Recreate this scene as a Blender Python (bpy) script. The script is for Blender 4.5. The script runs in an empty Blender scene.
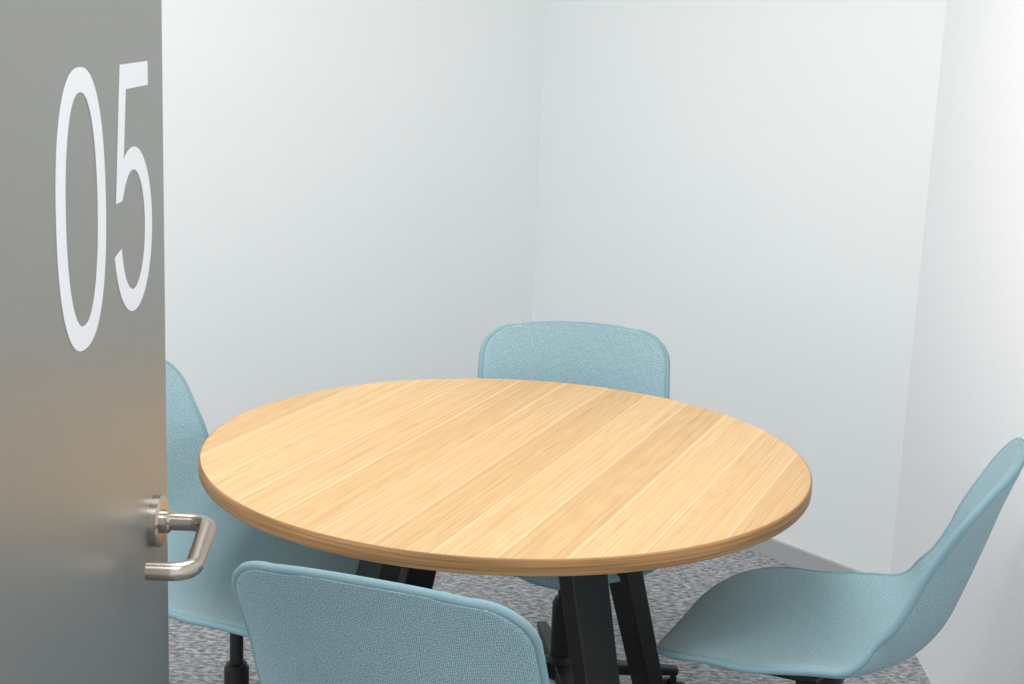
import bpy, bmesh, math, random
from mathutils import Vector, Matrix
random.seed(3)
scene = bpy.context.scene
COL = scene.collection
try:
    scene.view_settings.view_transform = 'Standard'
except Exception as e:
    print(e)

# ---------------------------------------------------------------- materials
def srgb(r, g, b):
    def f(c):
        c /= 255.0
        return c/12.92 if c <= 0.04045 else ((c+0.055)/1.055)**2.4
    return (f(r), f(g), f(b), 1.0)

class NT:
    def __init__(s, name):
        s.mat = bpy.data.materials.new(name); s.mat.use_nodes = True
        s.t = s.mat.node_tree; s.b = s.t.nodes['Principled BSDF']
    def n(s, typ, **kw):
        nd = s.t.nodes.new(typ)
        ins = kw.pop('ins', {})
        for k, v in kw.items(): setattr(nd, k, v)
        for k, v in ins.items():
            if hasattr(v, 'is_output'): s.t.links.new(v, nd.inputs[k])
            else: nd.inputs[k].default_value = v
        return nd
    def set(s, **kw):
        for k, v in kw.items():
            k = k.replace('_', ' ')
            if hasattr(v, 'is_output'): s.t.links.new(v, s.b.inputs[k])
            else: s.b.inputs[k].default_value = v
    def math(s, op, a, b=0.0, c=None):
        ins = {0: a, 1: b}
        if c is not None: ins[2] = c
        return s.n('ShaderNodeMath', operation=op, ins=ins).outputs[0]
    def ramp(s, fac, stops):
        r = s.n('ShaderNodeValToRGB', ins={0: fac})
        el = r.color_ramp.elements
        while len(el) < len(stops): el.new(0.5)
        for e, (p, c) in zip(el, stops): e.position = p; e.color = c
        return r.outputs[0]
    def mix(s, fac, a, b, typ='MIX'):
        m = s.n('ShaderNodeMix', data_type='RGBA', blend_type=typ)
        for i, v in ((0, fac), (6, a), (7, b)):
            if hasattr(v, 'is_output'): s.t.links.new(v, m.inputs[i])
            else: m.inputs[i].default_value = v
        return m.outputs[2]
    def bump(s, h, strength=0.2, dist=0.001):
        return s.n('ShaderNodeBump', ins={'Strength': strength, 'Distance': dist, 'Height': h}).outputs[0]

def mat_wall(name, col, scale=160, st=0.25):
    m = NT(name)
    co = m.n('ShaderNodeTexCoord').outputs['Object']
    nz = m.n('ShaderNodeTexNoise', ins={'Vector': co, 'Scale': scale, 'Detail': 3.0}).outputs[0]
    big = m.n('ShaderNodeTexNoise', ins={'Vector': co, 'Scale': 1.3, 'Detail': 2.0}).outputs[0]
    c2 = tuple(x*0.97 for x in col[:3])+(1,)
    m.set(Base_Color=m.mix(big, c2, col), Roughness=0.7, Normal=m.bump(nz, st, 0.0015))
    return m.mat

M_wall = mat_wall('wall_paint', srgb(236, 240, 241))
M_wall2 = mat_wall('wall_plaster_rough', srgb(243, 245, 247), 90, 0.45)
M_ceil = mat_wall('ceiling_paint', srgb(240, 240, 240))

def mat_carpet():
    m = NT('carpet_grey_loop')
    co = m.n('ShaderNodeTexCoord').outputs['Object']
    mp = m.n('ShaderNodeMapping', ins={'Vector': co, 'Rotation': (0, 0, 0.6), 'Scale': (1, 2.2, 1)}).outputs[0]
    n1 = m.n('ShaderNodeTexNoise', ins={'Vector': mp, 'Scale': 42.0, 'Detail': 6.0, 'Roughness': 0.75}).outputs[0]
    n2 = m.n('ShaderNodeTexVoronoi', ins={'Vector': co, 'Scale': 260.0}).outputs[0]
    c = m.ramp(n1, [(0.36, srgb(98, 100, 103)), (0.48, srgb(164, 166, 169)), (0.62, srgb(228, 229, 230))])
    c = m.mix(0.45, c, m.ramp(n2, [(0.0, (1, 1, 1, 1)), (0.7, (0.45, 0.45, 0.45, 1))]), 'MULTIPLY')
    h = m.math('ADD', n1, n2)
    m.set(Base_Color=c, Roughness=0.95, Normal=m.bump(h, 0.8, 0.004))
    return m.mat
M_carpet = mat_carpet()

def mat_fabric():
    m = NT('blue_woven_fabric')
    uv = m.n('ShaderNodeTexCoord').outputs['UV']
    sep = m.n('ShaderNodeSeparateXYZ', ins={0: uv})
    x, y = sep.outputs[0], sep.outputs[1]
    k = 2*math.pi/0.0056
    a = m.math('SINE', m.math('MULTIPLY', m.math('ADD', x, y), k))
    b = m.math('SINE', m.math('MULTIPLY', m.math('SUBTRACT', x, y), k))
    w = m.math('MULTIPLY', a, b)
    nf = m.n('ShaderNodeTexNoise', ins={'Vector': uv, 'Scale': 420.0, 'Detail': 3.0, 'Roughness': 0.7}).outputs[0]
    nm = m.n('ShaderNodeTexNoise', ins={'Vector': uv, 'Scale': 60.0, 'Detail': 3.0}).outputs[0]
    f = m.math('ADD', m.math('MULTIPLY', w, 0.17), nf)
    f = m.math('ADD', f, m.math('MULTIPLY', m.math('SUBTRACT', nm, 0.5), 0.06))
    c = m.ramp(f, [(0.25, srgb(80, 110, 123)), (0.5, srgb(138, 170, 180)), (0.75, srgb(194, 216, 222))])
    m.set(Base_Color=c, Roughness=0.95, Normal=m.bump(f, 0.35, 0.0012))
    m.b.inputs['Sheen Weight'].default_value = 0.12
    m.b.inputs['Sheen Roughness'].default_value = 0.5
    m.b.inputs['Specular IOR Level'].default_value = 0.2
    return m.mat
M_fabric = mat_fabric()

def mat_simple(name, col, rough=0.5, metal=0.0, nscale=200.0, bst=0.05):
    m = NT(name)
    co = m.n('ShaderNodeTexCoord').outputs['Object']
    nz = m.n('ShaderNodeTexNoise', ins={'Vector': co, 'Scale': nscale, 'Detail': 2.0}).outputs[0]
    c2 = tuple(x*0.9 for x in col[:3])+(1,)
    m.set(Base_Color=m.mix(nz, c2, col), Roughness=rough, Metallic=metal, Normal=m.bump(nz, bst, 0.0005))
    return m.mat
M_piping = mat_simple('blue_fabric_piping', srgb(131, 163, 173), 0.95, 0, 500, 0.4)
M_black = mat_simple('black_powder_coat', srgb(17, 17, 19), 0.5, 0, 400, 0.1)
M_rubber = mat_simple('black_plastic', srgb(14, 14, 15), 0.35)
M_white = mat_simple('white_vinyl', srgb(236, 238, 242), 0.5)
M_basebd = mat_simple('grey_baseboard_paint', srgb(176, 179, 181), 0.5)
M_frame = mat_simple('added_panel_frame', srgb(230, 230, 230), 0.4)

def mat_steel(name, col, rough, sx, sy, sz, metal=1.0, st=0.05):
    m = NT(name)
    co = m.n('ShaderNodeTexCoord').outputs['Object']
    mp = m.n('ShaderNodeMapping', ins={'Vector': co, 'Scale': (sx, sy, sz)}).outputs[0]
    nz = m.n('ShaderNodeTexNoise', ins={'Vector': mp, 'Scale': 1.0, 'Detail': 4.0}).outputs[0]
    c2 = tuple(x*0.85 for x in col[:3])+(1,)
    r = m.math('ADD', rough-0.03, m.math('MULTIPLY', nz, 0.06))
    m.set(Base_Color=m.mix(nz, c2, col), Roughness=r, Metallic=metal, Normal=m.bump(nz, st, 0.0003))
    return m.mat
M_door = mat_steel('door_silver_laminate', srgb(159, 159, 156), 0.41, 300, 300, 300, 0.72)
M_steel = mat_steel('brushed_stainless_steel', srgb(184, 175, 165), 0.26, 40, 40, 700)

def mat_wood_top():
    m = NT('oak_plank_veneer')
    co = m.n('ShaderNodeTexCoord').outputs['Object']
    ro = m.n('ShaderNodeMapping', ins={'Vector': co, 'Rotation': (0, 0, math.radians(22))}).outputs[0]
    sep = m.n('ShaderNodeSeparateXYZ', ins={0: ro}); x, y = sep.outputs[0], sep.outputs[1]
    px = m.math('DIVIDE', m.math('ADD', x, 5.03), 0.105)
    idx = m.math('FLOOR', px)
    w2 = m.n('ShaderNodeTexWhiteNoise', noise_dimensions='1D', ins={'W': m.math('ADD', idx, 0.37)}).outputs[0]
    off = m.math('MULTIPLY', w2, 40.0)
    v = m.n('ShaderNodeCombineXYZ', ins={0: m.math('MULTIPLY', x, 190.0), 1: m.math('MULTIPLY', y, 0.9), 2: off}).outputs[0]
    g1 = m.n('ShaderNodeTexNoise', ins={'Vector': v, 'Scale': 1.0, 'Detail': 1.0, 'Roughness': 0.5}).outputs[0]
    v2 = m.n('ShaderNodeCombineXYZ', ins={0: m.math('MULTIPLY', x, 11.0), 1: m.math('MULTIPLY', y, 0.9), 2: off}).outputs[0]
    g2 = m.n('ShaderNodeTexNoise', ins={'Vector': v2, 'Scale': 1.0, 'Detail': 0.5}).outputs[0]
    rings = m.math('SINE', m.math('MULTIPLY', g2, 130.0))
    v3 = m.n('ShaderNodeCombineXYZ', ins={0: m.math('MULTIPLY', x, 620.0), 1: m.math('MULTIPLY', y, 8.0), 2: off}).outputs[0]
    g3 = m.n('ShaderNodeTexNoise', ins={'Vector': v3, 'Scale': 1.0, 'Detail': 1.0}).outputs[0]
    f = m.math('ADD', m.math('MULTIPLY', g1, 0.5), m.math('MULTIPLY', g3, 0.5))
    f = m.math('ADD', f, m.math('MULTIPLY', rings, 0.03))
    c = m.ramp(f, [(0.26, srgb(194, 154, 105)), (0.5, srgb(214, 177, 129)), (0.72, srgb(225, 193, 148))])
    tint = m.ramp(w2, [(0.0, (0.88, 0.84, 0.77, 1)), (0.5, (0.95, 0.93, 0.89, 1)), (1.0, (1.02, 1.03, 1.01, 1))])
    c = m.mix(1.0, c, tint, 'MULTIPLY')
    fr = m.math('FRACT', px)
    d = m.math('ABSOLUTE', m.math('SUBTRACT', fr, 0.5))
    seam = m.math('GREATER_THAN', d, 0.486)
    c = m.mix(m.math('MULTIPLY', seam, 0.5), c, srgb(242, 216, 176))
    m.set(Base_Color=c, Roughness=m.math('ADD', 0.42, m.math('MULTIPLY', g1, 0.1)), Normal=m.bump(f, 0.08, 0.0005))
    m.b.inputs['Specular IOR Level'].default_value = 0.4
    return m.mat
M_wood = mat_wood_top()

def mat_wood_edge():
    m = NT('oak_edge_band')
    co = m.n('ShaderNodeTexCoord').outputs['Object']
    mp = m.n('ShaderNodeMapping', ins={'Vector': co, 'Scale': (4, 4, 260)}).outputs[0]
    nz = m.n('ShaderNodeTexNoise', ins={'Vector': mp, 'Scale': 1.0, 'Detail': 4.0}).outputs[0]
    c = m.ramp(nz, [(0.3, srgb(128, 91, 52)), (0.5, srgb(160, 118, 72)), (0.7, srgb(184, 141, 92))])
    m.set(Base_Color=c, Roughness=0.5)
    return m.mat
M_edge = mat_wood_edge()

def mat_emit(name, strength):
    m = NT(name)
    m.set(Base_Color=(1, 1, 1, 1))
    m.b.inputs['Emission Color'].default_value = (1, 0.99, 0.97, 1)
    m.b.inputs['Emission Strength'].default_value = strength
    return m.mat

# ---------------------------------------------------------------- helpers
def empty(name, loc=(0, 0, 0), rz=0.0):
    e = bpy.data.objects.new(name, None); COL.objects.link(e)
    e.location = loc; e.rotation_euler = (0, 0, rz); e.empty_display_size = 0.1
    return e

def mk(name, verts, faces, mats, parent=None, smooth=False, uvs=None):
    me = bpy.data.meshes.new(name)
    me.from_pydata([tuple(v) for v in verts], [], faces)
    me.update()
    if not isinstance(mats, (list, tuple)): mats = [mats]
    for mt in mats: me.materials.append(mt)
    o = bpy.data.objects.new(name, me); COL.objects.link(o)
    if parent: o.parent = parent
    if smooth:
        for p in me.polygons: p.use_smooth = True
    return o

def recalc(o):
    bm = bmesh.new(); bm.from_mesh(o.data)
    bmesh.ops.recalc_face_normals(bm, faces=bm.faces); bm.to_mesh(o.data); bm.free()

def bevel(o, w, seg=2):
    b = o.modifiers.new('bevel', 'BEVEL'); b.width = w; b.segments = seg; b.limit_method = 'ANGLE'
    b.angle_limit = math.radians(35)
    return o

def prism(name, p1, p2, s1, s2, mat, parent, side=None, bv=0.003):
    """tapered rectangular bar from p1 to p2; s=(width along side, depth)"""
    p1, p2 = Vector(p1), Vector(p2); d = (p2-p1).normalized()
    side = Vector(side) if side is not None else Vector((0, 0, 1)).cross(d)
    side = (side - d*side.dot(d)).normalized(); up = d.cross(side)
    vs = []
    for p, s in ((p1, s1), (p2, s2)):
        for a, b in ((-1, -1), (1, -1), (1, 1), (-1, 1)):
            vs.append(p + side*(a*s[0]/2) + up*(b*s[1]/2))
    fs = [(0, 1, 2, 3), (7, 6, 5, 4), (0, 4, 5, 1), (1, 5, 6, 2), (2, 6, 7, 3), (3, 7, 4, 0)]
    o = mk(name, vs, fs, mat, parent); recalc(o)
    return bevel(o, bv)

def box(name, c, s, mat, parent=None, bv=0.0):
    c = Vector(c)
    vs = [c+Vector((x*s[0]/2, y*s[1]/2, z*s[2]/2)) for z in (-1, 1) for x, y in ((-1, -1), (1, -1), (1, 1), (-1, 1))]
    fs = [(3, 2, 1, 0), (4, 5, 6, 7), (0, 1, 5, 4), (1, 2, 6, 5), (2, 3, 7, 6), (3, 0, 4, 7)]
    o = mk(name, vs, fs, mat, parent)
    if bv: bevel(o, bv)
    return o

def lathe(name, prof, mat, parent, origin=(0, 0, 0), axis=(0, 0, 1), n=48):
    """prof: list of (r, h); closed caps"""
    ax = Vector(axis).normalized(); q = Vector((0, 0, 1)).rotation_difference(ax)
    vs, fs = [], []
    for r, h in prof:
        for i in range(n):
            a = 2*math.pi*i/n
            vs.append(Vector(origin)+q @ Vector((r*math.cos(a), r*math.sin(a), h)))
    for j in range(len(prof)-1):
        for i in range(n):
            k = (i+1) % n
            fs.append((j*n+i, j*n+k, (j+1)*n+k, (j+1)*n+i))
    fs.append(tuple(range(n-1, -1, -1))); L = (len(prof)-1)*n
    fs.append(tuple(L+i for i in range(n)))
    o = mk(name, vs, fs, mat, parent, smooth=True); recalc(o)
    try: 
        o.data.set_sharp_from_angle(angle=math.radians(35))
    except Exception: pass
    return o

def tube(name, pts, r, mat, parent, cyclic=False, res=8):
    cu = bpy.data.curves.new(name, 'CURVE'); cu.dimensions = '3D'
    sp = cu.splines.new('POLY'); sp.points.add(len(pts)-1)
    for p, q in zip(sp.points, pts): p.co = (q[0], q[1], q[2], 1)
    sp.use_cyclic_u = cyclic; sp.use_smooth = True
    cu.bevel_depth = r; cu.bevel_resolution = res; cu.use_fill_caps = True
    cu.materials.append(mat)
    o = bpy.data.objects.new(name, cu); COL.objects.link(o)
    if parent: o.parent = parent
    return o

def catmull(P, n):
    P = [Vector(p) for p in P]; P = [2*P[0]-P[1]]+P+[2*P[-1]-P[-2]]
    out = []
    for i in range(1, len(P)-2):
        for k in range(n):
            t = k/n; a, b, c, d = P[i-1:i+3]
            out.append(0.5*((2*b)+(c-a)*t+(2*a-5*b+4*c-d)*t*t+(-a+3*b-3*c+d)*t**3))
    out.append(P[-2]); return out

def interp(tab, t):
    if t <= tab[0][0]: return tab[0][1]
    for (a, va), (b, vb) in zip(tab, tab[1:]):
        if t <= b:
            f = (t-a)/(b-a); f = f*f*(3-2*f); return va+(vb-va)*f
    return tab[-1][1]

# ---------------------------------------------------------------- room
H = 2.80
C0 = Vector((0.0695, 5.338)); CR = Vector((1.115, 4.083)); CL = Vector((-3.49, 2.573))
DR = Vector((1.00, 0.2))
def wall(name, a, b, out, mat, z0=0.0, z1=H, th=0.12):
    out = Vector(out).normalized()*th
    a, b = Vector(a), Vector(b)
    q = [a, b, b+out, a+out]
    vs = [(p.x, p.y, z0) for p in q]+[(p.x, p.y, z1) for p in q]
    o = mk(name, vs, [(3, 2, 1, 0), (4, 5, 6, 7), (0, 1, 5, 4), (1, 2, 6, 5), (2, 3, 7, 6), (3, 0, 4, 7)], mat)
    recalc(o); return o
def perp(a, b, ref):
    d = b-a; nn = Vector((d.y, -d.x)).normalized()
    return nn if nn.dot(ref) > 0 else -nn
nB = perp(C0, CR, Vector((1, 1))); nL = perp(CL, C0, Vector((-1, 1))); nR = perp(CR, DR, Vector((1, 0)))
wall('wall_back', C0, CR, nB, M_wall)
wall('wall_left', CL, C0, nL, M_wall)
wall('wall_right', CR, DR, nR, M_wall2)
wall('baseboard_back', C0-nB*0.012, CR-nB*0.012, nB, M_basebd, 0, 0.06, 0.0118)
wall('baseboard_left', CL-nL*0.012, C0-nL*0.012, nL, M_basebd, 0, 0.06, 0.0118)
box('floor', (-0.8, 2.7, -0.05), (7.0, 7.6, 0.1), M_carpet)
box('ceiling', (-0.8, 3.3, H+0.05), (7.0, 6.4, 0.1), M_ceil)

def added_ceiling_light(x, y, sx, sy, power, name='added_ceiling_light_panel'):  # unseen panel with area light, added overhead to light the room
    e = empty(name, (x, y, H))
    box('housing', (0, 0, -0.012), (sx+0.04, sy+0.04, 0.022), M_frame, e, 0.003)
    box('diffuser', (0, 0, -0.025), (sx, sy, 0.006), mat_emit('added_panel_diffuser', 2.0), e)
    L = bpy.data.lights.new('added_panel_light', 'AREA'); L.shape = 'RECTANGLE'; L.size = sx; L.size_y = sy
    L.energy = power; L.color = (1.0, 0.985, 0.96)
    o = bpy.data.objects.new('added_panel_light', L); COL.objects.link(o); o.parent = e; o.location = (0, 0, -0.035)
added_ceiling_light(-0.35, 2.8, 1.2, 1.2, 26)
added_ceiling_light(-0.35, 0.9, 1.2, 0.6, 25)  # added out of view near the doorway, brightens the right wall

w = bpy.data.worlds.new('World'); scene.world = w; w.use_nodes = True
w.node_tree.nodes['Background'].inputs[0].default_value = (0.96, 0.985, 1.0, 1)
w.node_tree.nodes['Background'].inputs[1].default_value = 1.34

# ---------------------------------------------------------------- table
TC = (-0.003, 2.93, 0.0); TR = 0.613
def build_table():
    e = empty('round_meeting_table', TC)
    n = 160; zt, zb = 0.7525, 0.722
    prof = [(0.0, zb), (TR-0.004, zb), (TR-0.0015, zb+0.0012), (TR, zb+0.004), (TR, zt-0.004), (TR-0.0012, zt-0.0012), (TR-0.004, zt)]
    vs, fs = [], []
    for r, z in prof[1:]:
        for i in range(n):
            a = 2*math.pi*i/n; vs.append((r*math.cos(a), r*math.sin(a), z))
    m = len(prof)-1
    for j in range(m-1):
        for i in range(n):
            k = (i+1) % n; fs.append((j*n+i, j*n+k, (j+1)*n+k, (j+1)*n+i))
    fs.append(tuple(range(n-1, -1, -1))); fs.append(tuple((m-1)*n+i for i in range(n)))
    o = mk('table_top', vs, fs, [M_wood, M_edge], e, smooth=True); recalc(o)
    for p in o.data.polygons:
        if len(p.vertices) > 4: p.use_smooth = False
        else: p.material_index = 1
    # base
    for i, ad in enumerate((-56, 34, 124, 214)):
        a = math.radians(ad); d = Vector((math.cos(a), math.sin(a), 0)); t = Vector((-d.y, d.x, 0))
        prism('leg_%d' % (i+1), d*0.24+Vector((0, 0, 0.71)), d*0.455+Vector((0, 0, 0.012)), (0.088, 0.05), (0.068, 0.04), M_black, e, t, 0.004)
        lathe('foot_%d' % (i+1), [(0.022, 0), (0.022, 0.014)], M_rubber, e, d*0.455, (0, 0, 1), 24)
        prism('top_bar_%d' % (i+1), Vector((0, 0, 0.705)), d*0.42+Vector((0, 0, 0.705)), (0.06, 0.034), (0.06, 0.02), M_black, e, t, 0.003)
        a2 = a+math.pi/2; d2 = Vector((math.cos(a2), math.sin(a2), 0))
        p, q = d*0.272+Vector((0, 0, 0.60)), d2*0.272+Vector((0, 0, 0.60))
        prism('stretcher_%d' % (i+1), p, q, (0.02, 0.035), (0.02, 0.035), M_black, e, None, 0.002)
    lathe('hub_plate', [(0.11, 0.682), (0.11, 0.7218)], M_black, e)
    return e
build_table()

# ---------------------------------------------------------------- chair
PROF = [(0.256, 0.400), (0.248, 0.430), (0.200, 0.456), (0.10, 0.463), (0.0, 0.457), (-0.08, 0.452), (-0.150, 0.460),
        (-0.208, 0.490), (-0.247, 0.542), (-0.272, 0.612), (-0.296, 0.69), (-0.322, 0.78), (-0.350, 0.862)]
cv = catmull([(0, a, b) for a, b in PROF], 16)
arc = [0.0]
for a, b in zip(cv, cv[1:]): arc.append(arc[-1]+(b-a).length)
LEN = arc[-1]
def prof_at(a):
    a = max(0.0, min(LEN, a))
    for i in range(len(arc)-1):
        if a <= arc[i+1]+1e-9:
            f = (a-arc[i])/(arc[i+1]-arc[i]); p = cv[i].lerp(cv[i+1], f); t = (cv[i+1]-cv[i]).normalized()
            return p, Vector((0, t.z, -t.y))*-1
    return cv[-1], Vector((0, 1, 0))
WID = [(0.0, 0.225), (0.22, 0.264), (0.42, 0.260), (0.62, 0.234), (0.8, 0.231), (1.0, 0.230)]
LIFT = [(0.0, -0.004), (0.2, 0.016), (0.42, 0.05), (0.58, 0.078), (0.75, 0.06), (1.0, 0.028)]
RF, RB, CF, CB = 0.11, 0.082, 0.03, 0.014
def shell_pt(s, u):
    a = CF*abs(u)**2.2 + ((LEN-CB*abs(u)**2.4)-CF*abs(u)**2.2)*s
    base = s*LEN
    w_ = interp(WID, s)
    if base < RF: d = RF-base; w_ -= RF-math.sqrt(max(0, RF*RF-d*d))
    if LEN-base < RB: d = RB-(LEN-base); w_ -= RB-math.sqrt(max(0, RB*RB-d*d))
    p, nrm = prof_at(a)
    k = interp(LIFT, s)
    ue = u*w_/interp(WID, s)
    if nrm.z < 0 or (abs(nrm.z) < 0.2 and nrm.y < 0): nrm = -nrm
    q = p + nrm*k*abs(ue)**2.3
    return Vector((u*w_, q.y, q.z)), (u*w_, a)

def shell_mesh():
    N = 46
    ends = [0.0, 0.0015, 0.004, 0.008, 0.014]
    allr = sorted(set([e for e in ends]+[1-e for e in ends]+[i/N for i in range(N+1) if 0.018 < i/N < 0.982]))
    M = 28; vs, uv, fs = [], [], []
    for s in allr:
        for j in range(M+1):
            u = -1+2*j/M
            p, q = shell_pt(s, u); vs.append(p); uv.append(q)
    R = len(allr)
    for i in range(R-1):
        for j in range(M):
            a = i*(M+1)+j; fs.append((a, a+1, a+M+2, a+M+1))
    me = bpy.data.meshes.new('shell'); me.from_pydata([tuple(v) for v in vs], [], fs); me.update()
    l = me.uv_layers.new(name='UVMap')
    for lp in me.loops: l.data[lp.index].uv = uv[lp.vertex_index]
    for p in me.polygons: p.use_smooth = True
    me.materials.append(M_fabric)
    rim = [vs[j] for j in range(M+1)] + [vs[i*(M+1)+M] for i in range(1, R)] + \
          [vs[(R-1)*(M+1)+j] for j in range(M-1, -1, -1)] + [vs[i*(M+1)] for i in range(R-2, 0, -1)]
    return me, rim
SHELL, RIM = shell_mesh()

def chair(x, y, heading_deg, base_rot=20, lift=0.0):
    """heading: world angle of the direction the sitter faces; lift: gas-spring height"""
    e = empty('upholstered_swivel_chair', (x, y, 0), math.radians(heading_deg-90))
    o = bpy.data.objects.new('seat_shell', SHELL); COL.objects.link(o); o.parent = e; o.location.z = lift
    so = o.modifiers.new('thick', 'SOLIDIFY'); so.thickness = 0.017; so.offset = 0.0; so.use_even_offset = False
    sb = o.modifiers.new('sub', 'SUBSURF'); sb.levels = 1; sb.render_levels = 1
    tube('edge_piping', RIM, 0.0074, M_piping, e, cyclic=True, res=4).location.z = lift
    L = lift
    lathe('seat_plate', [(0.06, 0.425+L), (0.10, 0.432+L), (0.10, 0.446+L)], M_black, e)
    for i, sx in enumerate((-1, 1)):
        prism('seat_support_%d' % (i+1), (sx*0.02, 0, 0.432+L), (sx*0.17, 0.0, 0.442+L), (0.16, 0.02), (0.12, 0.01), M_black, e, (0, 1, 0), 0.002)
    box('tilt_mechanism', (0, 0.0, 0.40+L), (0.10, 0.16, 0.05), M_black, e, 0.008)
    lathe('gas_column', [(0.026, 0.085), (0.026, 0.26), (0.022, 0.265), (0.022, 0.27), (0.014, 0.272), (0.014, 0.41+L)], M_black, e)
    lathe('hub', [(0.030, 0.070), (0.040, 0.078), (0.040, 0.115), (0.030, 0.128)], M_black, e)
    for i in range(4):
        a = math.radians(base_rot+90*i); d = Vector((math.cos(a), math.sin(a), 0)); t = Vector((-d.y, d.x, 0))
        prism('star_arm_%d' % (i+1), d*0.025+Vector((0, 0, 0.098)), d*0.29+Vector((0, 0, 0.078)), (0.045, 0.034), (0.026, 0.018), M_black, e, t, 0.004)
        c = d*0.28
        lathe('caster_stem_%d' % (i+1), [(0.006, 0.05), (0.006, 0.075)], M_black, e, c, (0, 0, 1), 16)
        ang = a+0.9+i*0.7; wd = Vector((math.cos(ang), math.sin(ang), 0))
        for k, sg in enumerate((-1, 1)):
            oo = c + wd*(sg*0.008)+Vector((0, 0, 0.027))
            lathe('caster_wheel_%d_%d' % (i+1, k+1), [(0.012, 0), (0.024, 0.0), (0.027, 0.003), (0.027, 0.015), (0.023, 0.018), (0.010, 0.018)], M_rubber, e, oo, wd*sg, 28)
        lathe('caster_axle_%d' % (i+1), [(0.007, -0.02), (0.007, 0.02)], M_black, e, c+Vector((0, 0, 0.027)), wd, 12)
        box('caster_hood_%d' % (i+1), c+Vector((0, 0, 0.05)), (0.016, 0.016, 0.03), M_black, e, 0.003)
    return e
chair(0.147, 3.35, 268, 10)      # far side
chair(-0.074, 2.25, 71, 35)      # near side
chair(-0.55, 2.92, -22, 22)      # left
chair(0.590, 2.70, 156, 23, 0.024)     # right

# ---------------------------------------------------------------- door
def build_door():
    XF = -0.447; TH = 0.042; Y1 = 1.887; Y0 = Y1-0.93
    e = empty('door_1', (XF, Y0, 0))
    W = Y1-Y0
    box('door_leaf', (-TH/2, W/2, 0.008+1.05), (TH, W, 2.1), M_door, e, 0.0012)
    def flat(name, outer, inner=None):
        cu = bpy.data.curves.new(name, 'CURVE'); cu.dimensions = '2D'; cu.fill_mode = 'BOTH'
        for ring in (outer, inner):
            if not ring: continue
            sp = cu.splines.new('POLY'); sp.points.add(len(ring)-1)
            for p, q in zip(sp.points, ring): p.co = (q[0], q[1], 0, 1)
            sp.use_cyclic_u = True
        cu.extrude = 0.0002; cu.materials.append(M_white)
        o = bpy.data.objects.new(name, cu); COL.objects.link(o); o.parent = e
        o.matrix_local = Matrix(((0, 0, 1, 0.0004), (1, 0, 0, 0), (0, 1, 0, 0), (0, 0, 0, 1)))
        return o
    def sup(cx, cz, rx, rz, n, p=2.35):
        out = []
        for i in range(n):
            a = 2*math.pi*i/n; c, s = math.cos(a), math.sin(a)
            out.append((cx+rx*math.copysign(abs(c)**(2/p), c), cz+rz*math.copysign(abs(s)**(2/p), s)))
        return out
    b = 1.265; Hn = 0.291
    cy = 1.530-Y0
    flat('number_0', sup(cy, b+Hn/2, 0.088, Hn/2, 96), sup(cy, b+Hn/2, 0.057, Hn/2-0.025, 96, 2.2))
    K = 0.96
    y0 = 1.651-Y0; b2 = b+0.003; h = 0.285
    def arcp(cx, cz, rx, rz, a0, a1, n):
        return [(cx+rx*math.cos(math.radians(a0+(a1-a0)*i/n)), cz+rz*math.sin(math.radians(a0+(a1-a0)*i/n))) for i in range(n+1)]
    cx, cz, rx, rz = y0+0.088*K, b2+0.094, 0.090*K, 0.096
    outer = [(y0+0.165*K, b2+h), (y0+0.036*K, b2+h), (y0+0.008*K, b2+0.133), (y0+0.036*K, b2+0.133)]
    inner = arcp(cx-0.002, cz, rx-0.032, rz-0.026, 138, -168, 44)
    outc = arcp(cx, cz, rx, rz, -168, 118, 44)
    poly = outer + inner + outc
    poly += [(y0+0.046*K, b2+0.182), (y0+0.060*K, b2+h-0.028), (y0+0.165*K, b2+h-0.028)]
    flat('number_5', poly)
    # --- lever handle
    hy = 1.810-Y0; hz = 0.977
    lathe('rosette', [(0.033, 0.0), (0.033, 0.010), (0.030, 0.013)], M_steel, e, (0, hy, hz), (1, 0, 0), 48)
    pts = []
    R = 0.024; xo = 0.073; L = 0.120; dz = -0.020
    lathe('rosette_neck', [(0.015, 0.010), (0.015, 0.020), (0.0125, 0.023)], M_steel, e, (0, hy, hz), (1, 0, 0), 32)
    pts.append((0.012, hy, hz)); pts.append((xo-R, hy, hz))
    for i in range(1, 11):
        a = math.radians(9*i); pts.append((xo-R+R*math.sin(a), hy-R+R*math.cos(a), hz))
    for i in range(0, 11):
        a = math.radians(9*i); pts.append((xo-R+R*math.cos(a), hy-L+R-R*math.sin(a), hz+dz))
    pts.append((0.021, hy-L, hz+dz))
    tube('lever', pts, 0.0112, M_steel, e, res=10)
    box('latch_plate', (-TH/2, W+0.0008, hz), (0.022, 0.002, 0.16), M_steel, e)
    for i, z in enumerate((0.25, 1.05, 1.85)):
        lathe('hinge_%d' % (i+1), [(0.008, -0.045), (0.008, 0.045)], M_steel, e, (-TH-0.004, 0.0, z), (0, 0, 1), 20)
    return e
build_door()

# ---------------------------------------------------------------- camera
f_px = 1500.0; pitch = math.radians(12.5); roll = math.radians(2.3)
cam = bpy.data.cameras.new('camera'); cam.sensor_width = 36.0; cam.lens = f_px/1024*36.0
cam.clip_start = 0.05
co = bpy.data.objects.new('camera', cam); COL.objects.link(co)
F = Vector((0, math.cos(pitch), -math.sin(pitch))); R0 = Vector((1, 0, 0)); U0 = Vector((0, math.sin(pitch), math.cos(pitch)))
Rv = R0*math.cos(roll)+U0*math.sin(roll); Uv = -R0*math.sin(roll)+U0*math.cos(roll)
m = Matrix((Rv, Uv, -F)).transposed().to_4x4(); m.translation = Vector((0, 0, 1.63))
co.matrix_world = m
scene.camera = co
